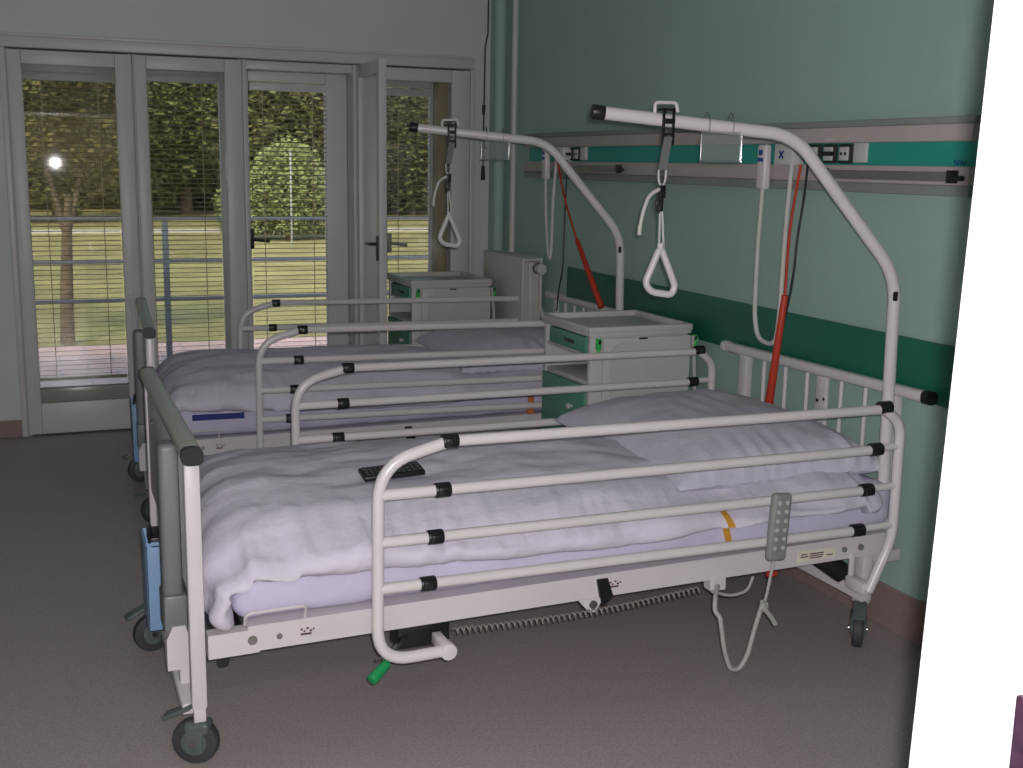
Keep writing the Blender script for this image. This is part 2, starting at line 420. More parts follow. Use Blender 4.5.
# venetian blinds between the panes
def blind(x0, x1, z0, z1, label, cords):
    t = thing('venetian_blind', label, 'blind', ((x0 + x1) / 2, 4.215, z0), 'venetian blinds between the window panes')
    MB().box((x0, 4.195, z1 - .045), (x1, 4.235, z1), .003).build('headrail', 'frame', t)
    s = MB(); z = z0 + .03; ca, sa = math.cos(math.radians(-15)), math.sin(math.radians(-15))
    while z < z1 - .055:
        wv = .0125
        sec = [(-wv * ca, -wv * sa), (0, .0016), (wv * ca, wv * sa), (0, .0006)]
        vs0 = [s.bm.verts.new((x0 + .004, 4.215 + a, z + c)) for a, c in sec]; vs1 = [s.bm.verts.new((x1 - .004, 4.215 + a, z + c)) for a, c in sec]
        for k in range(4): s.bm.faces.new((vs0[k], vs0[(k + 1) % 4], vs1[(k + 1) % 4], vs1[k]))
        s.bm.faces.new(vs0); s.bm.faces.new(vs1[::-1])
        z += .0275
    s.build('slats', 'slat', t, smooth=False)
    for c in cords:
        cx = x0 + (x1 - x0) * c
        MB().box((cx - .0025, 4.199, z0 + .01), (cx + .0025, 4.2005, z1 - .03)).build('ladder_tape', 'cordcream', t, smooth=False)
    MB().box((x0, 4.20, z0), (x1, 4.23, z0 + .016), .003).build('bottom_rail', 'slat', t)
    return t
blind(-.368, .128, .30, 2.03, 'closed venetian blind with bright flash spot behind leftmost glass door', (.22, .82))
blind(.262, .70, .30, 2.045, 'venetian blind in the second glass door from the left', (.10, .78))
blind(.880, 1.345, .30, 2.02, 'venetian blind in the opening left of the inward swung sash', (.16, .80))
blind(1.575, 2.00, .30, 2.02, 'venetian blind in narrow rightmost window beside the beige reveal', (.5,))

# ------------------------------------------------------------------ outside
g = MB(); g.box((-40, 4.4, -.30), (60, 90, -.06)); struct(g.build('ground_lawn', 'lawn', smooth=False))
g = MB(); g.box((-8, 4.4, -.20), (12, 7.75, -.045)); struct(g.build('terrace', 'terrace', smooth=False))
g = MB(); g.box((-40, 23.9, -.2), (60, 24.7, -.03)); struct(g.build('garden_path', 'path', smooth=False))
t = thing('terrace_railing', 'blue grey horizontal bar railing along the terrace edge outside', 'railing', (1, 6.5, -.045))
for z in (1.115, .785, .49): MB().box((-5, 6.485, z - .012), (9, 6.515, z + .012), .004).build('rail', 'exrail', t)
for x in (-3.4, -1.4, .60, 2.9, 4.6, 6.6): MB().box((x - .022, 6.47, -.045), (x + .022, 6.53, 1.10), .004).build('post', 'exrail', t)

rnd = random.Random(5)
def foliage(name, blobs, m, n, size, parent=None):
    b = MB()
    tot = sum(r[0] * r[1] * r[2] for _, r in blobs)
    for c, r in blobs:
        k = int(n * r[0] * r[1] * r[2] / tot)
        for _ in range(k):
            d = Vector((rnd.gauss(0, 1), rnd.gauss(0, 1), rnd.gauss(0, 1))).normalized()
            f = rnd.uniform(.45, 1.0) ** .5 * (1 + .16 * noise.noise(d * 2.7 + Vector(c)))
            p = Vector(c) + Vector((d.x * r[0], d.y * r[1], d.z * r[2])) * f
            if p.z < .05: continue
            u = Vector((rnd.gauss(0, 1), rnd.gauss(0, 1), rnd.gauss(0, 1))).normalized(); v = u.orthogonal().normalized()
            s = size * rnd.uniform(.6, 1.3)
            q = [b.bm.verts.new(p + u * s), b.bm.verts.new(p + v * s * .55 + u * s * .1), b.bm.verts.new(p - u * s), b.bm.verts.new(p - v * s * .55 + u * s * .1)]
            b.bm.faces.new(q)
    return b.build(name, m, parent, smooth=False)
LM = [leaf_mat('leaf_dark', (.075, .08, .025), (.165, .165, .06)), leaf_mat('leaf_mid', (.11, .125, .035), (.22, .24, .08)),
      leaf_mat('leaf_pale', (.13, .155, .045), (.28, .30, .11)), leaf_mat('leaf_brownish', (.10, .085, .03), (.20, .165, .06))]
def tree(name, x, y, h, blobs, li, label, cat, n=6000, size=.11, tr=.16, lean=0, fork=None):
    t = thing(name, label, cat, (x, y, -.06))
    tb = MB()
    top = Vector((x + lean, y, h))
    pts = [(x, y, -.08), (x + lean * .25, y, h * .35), (x + lean * .6, y, h * .7), top]
    tb.cyl(pts[0], pts[1], tr * 1.15, tr, 12).cyl(pts[1], pts[2], tr, tr * .8, 12).cyl(pts[2], pts[3], tr * .8, tr * .45, 12)
    for (dx, dz) in (fork or [(-.9, 1.2), (.8, 1.3)]):
        tb.cyl(pts[2], top + Vector((dx, 0.1, dz)), tr * .6, tr * .2, 8)
    tb.build('trunk', 'bark', t)
    foliage('foliage', blobs, LM[li], n, size, t)
    return t
tree('young_tree', -.12, 7.95, 1.25, [((-.25, 7.95, 2.05), (.42, .45, .62)), ((.22, 8.0, 2.0), (.45, .45, .75)), ((-.02, 7.9, 2.45), (.7, .6, .6))], 3,
     'young thin leaning tree at the lawn edge behind leftmost glass door', 'tree', 5200, .034, .055, .07, [(-.22, .5), (.22, .6)])
tree('dark_tree', 0.3, 28, 2.2, [((.0, 28, 3.4), (2.5, 1.6, 3.1)), ((-1.8, 28, 2.6), (1.6, 1.6, 2.4))], 0, 'dark brown green tree across the lawn seen through leftmost glass door', 'tree', 16000)
tree('olive_tree', 3.8, 32.4, 2.0, [((3.8, 32.4, 3.4), (2.1, 1.6, 2.8)), ((2.7, 32.4, 1.4), (1.2, 1.2, 1.4))], 1, 'olive green tree across the lawn seen through second glass door', 'tree', 14000)
tree('tall_tree', 6.2, 28, 2.4, [((6.2, 28, 3.6), (2.1, 1.6, 2.6)), ((5.1, 28, 2.2), (1.2, 1.3, 1.8))], 0, 'dense dark tree behind the round pale shrub across the lawn', 'tree', 16000)
tree('dark_tree', 10.6, 32.4, 2.2, [((10.6, 32.4, 3.0), (2.6, 1.7, 2.9)), ((8.9, 32.4, 2.0), (1.4, 1.5, 2.0))], 0, 'dark tree across the lawn seen through rightmost narrow window', 'tree', 16000)
t = thing('round_shrub', 'round pale green shrub across the lawn left of the open sash', 'shrub', (4.55, 21.3, -.06))
foliage('foliage', [((4.55, 21.3, .95), (.82, .8, 1.05)), ((3.75, 21.5, .6), (.7, .7, .75)), ((5.3, 21.6, .6), (.6, .6, .8))], LM[2], 9000, .055, t)
MB().cyl((4.55, 21.3, -.06), (4.55, 21.3, .8), .08, .03).build('trunk', 'bark', t)
t = thing('hedge', 'long dark hedge closing the far side of the lawn', 'hedge', (6, 36, -.06))
foliage('foliage', [((x, 36 + .5 * math.sin(x), 2.6), (2.3, 1.2, 3.2)) for x in range(-7, 24, 2)], LM[0], 26000, .18, t)
bx = MB(); bx.box((-10, 36.6, -.06), (26, 37.2, 5.0)); bx.build('hedge_core', LM[0], t, smooth=False)
tag(MB().cyl((4.05, 18.6, -.06), (4.05, 18.6, 1.74), .017, n=12, bev=.005).build('lamp_post', 'sill'), 'slim white post in front of the round pale shrub outside', 'post')

# ------------------------------------------------------------------ wall trunking with sockets
XT = WX - .055
t = thing('wall_trunking', 'horizontal bed head supply trunking with turquoise recess on the green wall', 'trunking', (WX, 1.7, 1.50))
YA, YB = -.09, 3.42
b = MB(); b.box((XT, YA, 1.668), (WX, YB, 1.722), .006); b.box((XT, YA, 1.533), (WX, YB, 1.592), .006); b.build('channel', 'trunk', t)
b = MB(); b.box((XT + .006, YA, 1.722), (WX, YB, 1.745), .005); b.box((XT + .004, YA, 1.500), (WX, YB, 1.533), .004); b.build('edge_strip', 'trunkdark', t)
MB().box((WX - .02, YA, 1.592), (WX, YB, 1.668)).build('recess_panel', 'recess', t)
def sockets(y0):
    for k in range(3):
        y = y0 - .089 * k
        f = MB().box((WX - .034, y - .036, 1.597), (WX - .02, y + .036, 1.665), .004).build('socket_frame', 'dark', t)
        MB().box((WX - .040, y - .025, 1.607), (WX - .033, y + .025, 1.655), .003).build('socket_face', 'socketw', f)
        h = MB(); h.cyl((WX - .0415, y - .012, 1.631), (WX - .039, y - .012, 1.631), .006); h.cyl((WX - .0415, y + .012, 1.631), (WX - .039, y + .012, 1.631), .006)
        if k == 1: h.box((WX - .06, y - .035, 1.623), (WX - .039, y + .02, 1.639), .003)
        h.build('socket_hole', 'black', f)
    MB().box((WX - .036, y0 - .292, 1.60), (WX - .02, y0 - .226, 1.668), .004).build('switch_plate', 'socketw', t)
sockets(.715); sockets(2.93)
w_ = MB(); y = .62
for k in range(5): w_.box((XT + .003, y - .012 * k - .008, 1.672 + .005), (XT - .0008, y - .012 * k, 1.683), 0)
w_.build('white_print', 'socketw', t, smooth=False)
w_ = MB()
# small blue lettering at the near end of the recess
gly = {'S': [(0, 1, 1, 1), (0, 1, 0, .5), (0, .5, 1, .5), (1, .5, 1, 0), (0, 0, 1, 0)], 'i': [(.5, 0, .5, .65), (.5, .85, .5, 1)], 't': [(.4, 0, .4, 1), (0, .65, .9, .65)], 'e': [(0, .35, 1, .35), (1, .35, 1, .65), (0, .65, 1, .65), (0, 0, 0, .65), (0, 0, 1, 0)]}
cy = .012
for ch in 'Site':
    for (x0_, z0_, x1_, z1_) in gly[ch]:
        w_.box((WX - .0222, cy - .009 * max(x0_, x1_) - .0015, 1.5965 + .014 * min(z0_, z1_) - .0012), (WX - .0198, cy - .009 * min(x0_, x1_) + .0015, 1.5965 + .014 * max(z0_, z1_) + .0012))
    cy -= .013
w_.build('blue_print', 'inkblue', t, smooth=False)
def medrail(y0, y1, label):
    r = thing('equipment_rail', label, 'rail', (XT - .02, (y0 + y1) / 2, 1.54), 'equipment rails on the trunking')
    MB().box((XT - .026, y0, 1.545), (XT - .016, y1, 1.575), .003).build('rail_bar', 'medrail', r)
    for y in (y0, y1):
        s = 1 if y == y0 else -1
        MB().box((XT - .030, y - .006, 1.540), (XT - .012, y + .03 * s, 1.580), .003).build('end_stop', 'black', r)
    MB().cyl((XT - .022, y0 - .035, 1.556), (XT - .022, y0, 1.556), .008, n=12).build('end_knob', 'black', r)
    for y in (y0 + .1, y1 - .1): MB().box((XT - .016, y - .015, 1.548), (XT, y + .015, 1.572), .002).build('bracket', 'medrail', r)
medrail(-.055, .60, 'grey equipment rail on the trunking behind the nearer bed')
medrail(2.17, 2.78, 'grey equipment rail on the trunking behind the farther bed')

# pipes, radiator, cord
def pipe(x, y, r, m, label, z0):
    o = MB().tube([(x, y, z0), (x, y, ZC)], r, n=18).build('heating_pipe', m); tag(o, label, 'pipe')
    return o
pipe(WX - .045, 3.60, .019, 'radiator', 'white vertical heating pipe rising from the radiator', 1.055)
pipe(WX - .05, 3.82, .036, 'wallgreen', 'thicker vertical pipe painted wall green in the corner', 0)
t = thing('radiator', 'tall white panel radiator under the white pipe on green wall', 'radiator', (2.22, 3.35, .12))
RY0, RY1 = 3.16, 3.78
MB().box((2.205, RY0, .14), (2.222, RY1, 1.055), .006).build('front_panel', 'radiator', t)
MB().box((2.313, RY0, .14), (2.330, RY1, 1.055), .006).build('rear_panel', 'radiator', t)
b = MB(); y = RY0 + .03
for k in range(20):
    b.box((2.223, RY0 + .02 + .0285 * k, .20), (2.312, RY0 + .0225 + .0285 * k, 1.02))
b.build('fins', 'radiator', t, smooth=False)
b = MB(); b.box((2.245, RY0 - .004, .15), (2.280, RY0 + .006, 1.03), .004)
b.build('end_cover', 'radiator', t)
b = MB(); b.box((2.223, RY0 + .01, 1.035), (2.312, RY1, 1.05), .003); b.build('top_grille', 'radiator', t)
b = MB(); b.cyl((2.27, RY0 - .005, 1.0), (2.27, RY0 - .05, 1.0), .014); b.cyl((2.27, RY0 - .05, 1.0), (2.27, RY0 - .13, 1.0), .026, .030, bev=.004)
v_ = b.build('valve', 'radiator', t)
MB().cyl((2.27, RY0 - .066, 1.0), (2.27, RY0 - .074, 1.0), .031).build('valve_ring', 'black', v_)
b = MB(); b.box((2.330, RY0 + .1, .3), (WX - .001, RY0 + .13, .34)); b.box((2.330, RY1 - .13, .3), (WX - .001, RY1 - .1, .34)); b.box((2.25, RY0 + .1, 0), (2.29, RY0 + .14, .145)); b.box((2.25, RY1 - .14, 0), (2.29, RY1 - .1, .145)); b.build('bracket', 'radiator', t)
t = thing('pull_cord', 'thin black pull cord with toggles hanging in the room corner', 'cord', (2.30, 4.06, 1.45))
MB().tube([(2.325, 4.06, ZC), (2.322, 4.06, 2.36), (2.305, 4.06, 2.28), (2.30, 4.06, 1.75)], .0055, n=8).build('cord', 'darkcable', t)
b = MB(); b.cyl((2.30, 4.06, 1.93), (2.30, 4.06, 1.87), .013, .009, 12); b.cyl((2.30, 4.06, 1.75), (2.30, 4.06, 1.66), .009, .016, 12); b.build('toggle', 'darkcable', t)
MB().cyl((2.30, 4.06, 1.66), (2.30, 4.06, 1.56), .006, n=8).build('tail', 'greypanel', t)
MB().cyl((2.30, 4.06, 1.56), (2.30, 4.06, 1.47), .011, .015, 12, .004).build('weight', 'dark', t)

# ------------------------------------------------------------------ the bed
L, W = 2.314, 1.197
bed = thing('hospital_bed', 'white tubular hospital bed nearest the camera with grey handset on rail', 'bed', (L / 2, W / 2, 0), 'white hospital beds')
oval = [(0.0265 * math.copysign(abs(math.cos(a)) ** .7, math.cos(a)), 0.022 * math.copysign(abs(math.sin(a)) ** .7, math.sin(a))) for a in [2 * PI * k / 20 for k in range(20)]]
# foot end
b = MB(); b.tube([(0, .012, .850), (0, W - .012, .850)], 0, sec=oval); fr_ = b.build('foot_rail', 'greyrail', bed)
oc = [(a * 1.04, c * 1.06) for a, c in oval]
for ya, yb in ((-.012, .014), (W - .014, W + .012)): MB().tube([(0, ya, .850), (0, yb, .850)], 0, sec=oc).build('end_cap', 'black', fr_)
def footpost(y, z0=.155):
    b = MB(); b.box((-.018, y - .018, z0), (.022, y + .018, .832), .006); b.box((-.014, y - .014, .115), (.018, y + .014, z0 + .02), .004)
    b.build('foot_post', 'white', bed)
footpost(.05); footpost(1.14, .30)
b = MB(); b.box((-.012, .072, .46), (.004, 1.118, .826), .004); b.build('foot_panel', 'white', bed)
b = MB(); b.cyl((-.02, .93, .735), (-.012, .93, .735), .010, n=12); b.build('screw', 'castergrey', bed)
b = MB(); b.box((-.064, .20, .40), (-.012, .275, .835), .016, 4); b.build('grey_column', 'greypanel', bed)
b = MB(); b.box((-.066, .185, .315), (-.004, .30, .42), .008); b.build('column_bracket', 'greypanel', bed)
b = MB(); b.box((-.04, .06, .135), (.005, .86, .165), .004); b.prism([(-.062, .21), (-.062, .30), (-.045, .335), (-.012, .335), (.012, .25), (.012, .21)], 'y', .18, .235)
b.box((-.03, .19, .15), (.0, .225, .23), .003)
b.build('foot_crossbar', 'white', bed)
MB().box((.05, .085, .300), (.13, .30, .350), .012).build('corner_buffer', 'black', bed)
MB().prism([(.055, .30), (.10, .30), (.085, .245), (.062, .245)], 'y', .085, .12).build('corner_buffer', 'black', bed, smooth=False)
# wheels
def caster(x, y, rot=0.0, pedal=True):
    SW = Matrix.Translation((x, y, 0)) @ Matrix.Rotation(math.radians(rot), 4, 'Z') @ Matrix.Translation((-x, -y, 0))
    b = MB(); b.cyl((x, y, .118), (x, y, .158), .014, n=12); b.box((x - .038, y - .026, .085), (x + .030, y + .026, .120), .010, 3)
    b.box((x - .030, y - .028, .045), (x + .016, y - .020, .10), .004); b.box((x - .030, y + .020, .045), (x + .016, y + .028, .10), .004)
    b.bm.transform(SW); c = b.build('caster', 'castergrey', bed)
    wx = x - .012
    w0 = MB(); w0.cyl((wx, y - .017, .062), (wx, y + .017, .062), .0625, n=28, bev=.008); w0.bm.transform(SW); w0 = w0.build('wheel', 'rubber', c)
    h = MB(); h.cyl((wx, y - .022, .062), (wx, y + .022, .062), .036, n=20, bev=.004); h.bm.transform(SW); h.build('hub_disc', 'castergrey', c)
    a_ = MB().cyl((wx, y - .031, .062), (wx, y + .031, .062), .010, n=12); a_.bm.transform(SW); a_.build('axle_bolt', 'steel', c)
    if pedal:
        p = MB(); p.box((-.05, -.022, -.006), (.035, .022, .006), .005, 2, Matrix.Rotation(math.radians(-24), 3, 'Y')); p.bm.transform(SW @ Matrix.Translation((x - .05, y, .142))); p.build('brake_pedal', 'castergrey', c)
caster(.002, .05, -28); caster(-.035, .84, 10); caster(2.167, .085, 52); caster(2.167, 1.10, 20)
# frame
def beam(y0, y1, nm='side_beam'):
    b = MB()
    def zz(x): return .327 + (x - .11) * .0185
    b.prism([(.03, zz(.03) - .031), (2.21, zz(2.21) - .031), (2.21, zz(2.21) + .029), (.03, zz(.03) + .029)], 'y', y0, y1)
    b.prism([(.028, zz(.028) - .034), (.16, zz(.16) - .034), (.16, zz(.16) + .031), (.028, zz(.028) + .031)], 'y', y0 - .003, y1 + .003)
    return b
b = beam(.035, .075)
b.prism([(1.09, .318), (1.175, .318), (1.148, .275), (1.128, .275)], 'y', .028, .040)
b.box((1.545, .030, .285), (1.60, .075, .33), .004)
sb = b.build('side_beam', 'white', bed, smooth=False)
MB().prism([(1.150, .376), (1.185, .376), (1.205, .318), (1.176, .290), (1.165, .300)], 'y', .026, .036).build('hinge_strap', 'black', sb, smooth=False)
MB().cyl((1.138, .022, .300), (1.138, .03, .300), .013, n=14).build('hinge_bolt', 'steel', sb)
for x, r, m in ((.142, .013, 'steel'), (.213, .008, 'steel'), (2.045, .009, 'greypanel'), (2.11, .011, 'greypanel')):
    MB().cyl((x, .029, .33 + (x - .11) * .0185), (x, .036, .33 + (x - .11) * .0185), r, n=14).build('bolt', m, sb)
b = MB(); b.box((1.865, .033, .343), (2.01, .0352, .378)); b.build('sticker', 'paper', sb, smooth=False)
b = MB()
for k, (xa, xb, z) in enumerate(((1.875, 1.90, .366), (1.875, 1.905, .358), (1.91, 1.965, .366), (1.91, 1.962, .359), (1.91, 1.958, .352), (1.975, 2.0, .356))): b.box((xa, .0322, z - .0018), (xb, .0332, z + .0018))
b.build('print', 'ink', sb, smooth=False)
b = MB()
rr = random.Random(3)
for x0 in (.27, 1.195):
    for k, (u, v, ww) in enumerate(((0, .006, .006), (.008, 0, .005), (.016, .008, .006), (.024, 0, .008), (.034, .004, .004), (0, -.008, .03))):
        zc = .332 + (x0 - .11) * .0185 + v; b.box((x0 + u, .0335, zc - .0025), (x0 + u + ww, .0353, zc + .0025))
b.build('printed_mark', 'ink', sb, smooth=False)
beam(1.12, 1.16).build('side_beam', 'white', bed, smooth=False)
b = MB(); b.prism([(.13, .356), (2.22, .394), (2.22, .408), (.13, .370)], 'y', .030, 1.165); b.build('mattress_platform', 'white', bed, smooth=False)
b = MB(); b.box((.3, .5, .27), (2.1, .56, .33), .006); b.box((.3, .68, .27), (2.1, .74, .33), .006); b.box((.2, .075, .30), (.25, 1.12, .34), .004); b.box((1.1, .075, .31), (1.15, 1.12, .345), .004); b.box((2.02, .075, .325), (2.07, 1.12, .36), .004)
b.build('subframe', 'white', bed)
b = MB(); b.tube([(.125, .046, .370), (.125, .024, .408), (.285, .024, .412), (.285, .046, .374)], .0045, .02, 8); b.build('mattress_retainer', 'white', bed)
# head base crossbar and legs
b = MB(); b.box((2.145, .05, .165), (2.185, 1.13, .205), .004); b.box((2.15, .06, .15), (2.19, .11, .34), .005); b.box((2.15, 1.08, .15), (2.19, 1.13, .34), .005)
b.build('head_base', 'white', bed)
b = MB(); b.tube([(2.02, .13, .315), (2.10, .10, .255)], .035, n=14); b.box((1.93, .12, .295), (2.06, .26, .34), .015); b.tube([(2.09, .105, .262), (2.13, .09, .235)], .016); b.build('lift_motor', 'black', bed)
MB().box((1.765, .045, .300), (1.80, .06, .316), .003).build('red_plug', 'red', bed)
b = MB(); b.box((.545, .05, .235), (.70, .13, .305), .008); b.cyl((.56, .05, .262), (.56, .035, .262), .015); b.build('rail_catch', 'black', bed)
b = MB(); b.cyl((.535, .03, .258), (.47, -.03, .225), .008, n=10); b.tube([(.57, .045, .27), (.50, .02, .235), (.47, .01, .232)], .004, n=8); lv = b.build('release_lever', 'steel', bed)
MB().cyl((.495, -.02, .234), (.440, -.055, .206), .014, .016, 12, .004).build('lever_grip', 'green', lv)
# head end
b = MB(); b.tube([(2.31, .012, .858), (2.31, W - .012, .846)], 0, sec=[(a * .82, c * .9) for a, c in oval]); hr = b.build('head_rail', 'rail', bed)
MB().tube([(2.31, -.014, .858), (2.31, .014, .858)], 0, sec=[(a * .9, c * 1.0) for a, c in oval]).build('end_cap', 'black', hr)
MB().tube([(2.31, W - .014, .846), (2.31, W + .012, .846)], 0, sec=[(a * .9, c) for a, c in oval]).build('end_cap', 'rail', hr)
for y in (1.05, .165):
    b = MB(); b.box((2.292, y - .026, .37), (2.328, y + .026, .846), .006); b.box((2.17, y - .02, .355), (2.31, y + .02, .395), .004); b.build('head_post', 'white', bed)
b = MB(); b.box((2.300, .515, .46), (2.318, .575, .842), .006); b.cyl((2.296, .545, .80), (2.300, .545, .80), .004); cp = b.build('center_plate', 'white', bed)
b = MB()
for z in (.742, .70): b.cyl((2.2985, .56, z), (2.300, .56, z), .007, n=10); b.cyl((2.2985, .523, z + .01), (2.300, .523, z + .01), .006, n=10)
b.build('plate_hole', 'black', cp)
for y in (.92, .777, .64, .44, .308): MB().cyl((2.31, y, .49), (2.31, y, .842), .0085, n=10).build('head_bar', 'rail', bed)
MB().box((2.300, .18, .47), (2.32, 1.04, .51), .004).build('head_crossbar', 'white', bed)
# side rails
RZ0 = [.852, .720, .591, .462]
def side_rail(y, dx, s, dr=None, dz=0.0):
    dr = dx if dr is None else dr
    RZ = [z + dz for z in RZ0]
    b = MB(); r = .0165
    b.tube([(.66 + dx, y, RZ[0]), (.462 + dx, y, RZ[0] - .05), (.458 + dx, y, .255), (.655 + dx, y, .262)], r, .10, 16)
    b.cyl((.655 + dx, y - .018, .262), (.655 + dx, y + .026, .262), .024, n=18, bev=.004)
    hp = MB(); hp.tube([(2.085 + dr, y, RZ[0] - .004), (2.155 + dr, y, RZ[0] - .055), (2.158 + dr, y, .42), (2.078 + dr, y, .25)], r, .06, 16)
    for i in (1, 2, 3):
        x = .655 - .02 * i + dx
        b.tube([(.459 + dx, y, RZ[i]), (x, y, RZ[i])], r * .95, n=14)
        hp.tube([(2.085 - .0235 * i + dr, y, RZ[i] + .002), (2.156 + dr, y, RZ[i] + .004)], r * .7, n=14)
    o = b.build('side_rail', 'rail', bed); hp.build('rail_hoop', 'rail', o)
    for i in range(4):
        xa = .658 - .02 * i + dx; xb = 2.087 - .0237 * i + dr
        MB().tube([(xa, y, RZ[i]), (xb, y, RZ[i] - (.006 if i == 0 else .002))], r * .93, n=14).build('rail_bar', 'rail', o)
        for xx in (xa, xb):
            j = MB(); j.cyl((xx - .022, y, RZ[i]), (xx + .022, y, RZ[i]), r * 1.22, n=16, bev=.003); j.box((xx - .016, y - .022 * s - .004, RZ[i] - .012), (xx + .016, y + .004 - .006 * s, RZ[i] + .012), .003)
            jo = j.build('rail_joint', 'black', o)
            MB().cyl((xx, y - s * .026, RZ[i]), (xx, y - s * .02, RZ[i]), .0065, n=10).build('joint_screw', 'steel', jo)
    return o
side_rail(-.056, 0, 1); side_rail(1.253, .055, 1, .125, -.028)
for y0, y1 in ((-.052, .04), (1.16, 1.25)):
    b = MB(); b.box((2.06, y0, .235), (2.10 if y0 < 0 else 2.215, y1, .275), .006); b.box((2.07, max(y0, .03), .26), (2.09, min(y1, 1.16), .35), .003); b.build('rail_bracket', 'white', bed)
    MB().box((.64, y0, .245), (.668, y1, .28), .005).build('rail_bracket', 'white', bed)
# lifting pole
PX, PY = 2.235, .10
pole = MB().tube([(2.245, PY, .30), (2.222, PY, 1.245), (1.868, .190, 1.677), (1.273, .345, 1.733)], .0200, .085, 20).build('lifting_pole', 'rail', bed)
d_ = (Vector((1.273, .345, 1.733)) - Vector((1.868, .190, 1.677))).normalized()
e_ = Vector((1.273, .345, 1.733))
MB().cyl(e_ - d_ * .012, e_ + d_ * .03, .0222, n=20, bev=.004).build('end_cap', 'black', pole)
MB().box((2.207, PY - .024, 1.165), (2.219, PY - .010, 1.195), .003).build('pole_clip', 'black', pole)
b = MB(); b.cyl((2.247, PY, .27), (2.243, PY, .44), .030, n=18, bev=.004); b.box((2.205, PY - .04, .29), (2.30, PY + .02, .33), .004); b.build('pole_socket', 'white', bed)
b = MB(); b.cyl((2.235, .103, .45), (2.228, .103, .47), .026, n=16); b.build('pole_collar', 'rail', pole)
def armpt(f): return Vector((1.273, .345, 1.733)).lerp(Vector((1.868, .190, 1.677)), f)

# ------------------------------------------------------------------ things on and around the bed
OFF2 = Vector((.092, 2.165, 0)); ANG2 = math.radians(-3.0); SC2 = Vector((.963, .93, 1))
T2 = Matrix.Translation(OFF2) @ Matrix.Rotation(ANG2, 4, 'Z') @ Matrix.Diagonal((*SC2, 1))

CB = Vector((L / 2, W / 2, 0))   # the lifting pole keeps its own proportions
T2P = T2 @ Matrix.Translation(CB) @ Matrix.Diagonal((1 / SC2.x, 1 / SC2.y, 1, 1)) @ Matrix.Translation(-CB)

def fr(p, s, o=4): return noise.fractal(p * s, 1.0, 2.0, o)
def rb(p, r):
    """squircle softening of a [-1,1]^2 pair"""
    return p
def round_map(q, half, r):
    """box [-1,1]^3 -> rounded box of half sizes with corner radius r"""
    p = Vector((q.x * half[0], q.y * half[1], q.z * half[2]))
    c = Vector([max(-half[k] + r, min(half[k] - r, p[k])) for k in range(3)])
    d = p - c
    if d.length > 1e-9:
        m_ = max(abs(d.x), abs(d.y), abs(d.z)); d = d.normalized() * m_
    return c + d
def cloth(half, n, r, warp):
    b = MB(); b.rbox(n, lambda q: warp(round_map(q, half, r), q)); return b

def make_mattress(seed, T=None):
    S = Vector((seed, 0, 0))
    def warp(p, q):
        x, y, z = p
        x += 1.172; y += .597
        zz = z + .452 + .018 * (x - .11)
        zz += .004 * fr(Vector((x, y, z)) + S, 9)
        y += .006 * fr(Vector((x * 1.0, z * 6, seed)), 5) * (1 if abs(q.y) > .9 else 0)
        return Vector((x, y, zz))
    b = cloth((1.076, .555, .078), (90, 50, 8), .048, warp)
    return b
mt = make_mattress(1.3).build('mattress', 'sheet', ang=80)
tag(mt, 'mattress with ochre yellow strap on the nearer hospital bed', 'mattress')
mt2 = make_mattress(7.7); mt2.bm.transform(T2); mt2 = mt2.build('mattress', 'sheet', ang=80)
tag(mt2, 'mattress with dark blue stripe and orange strap on the farther bed', 'mattress')

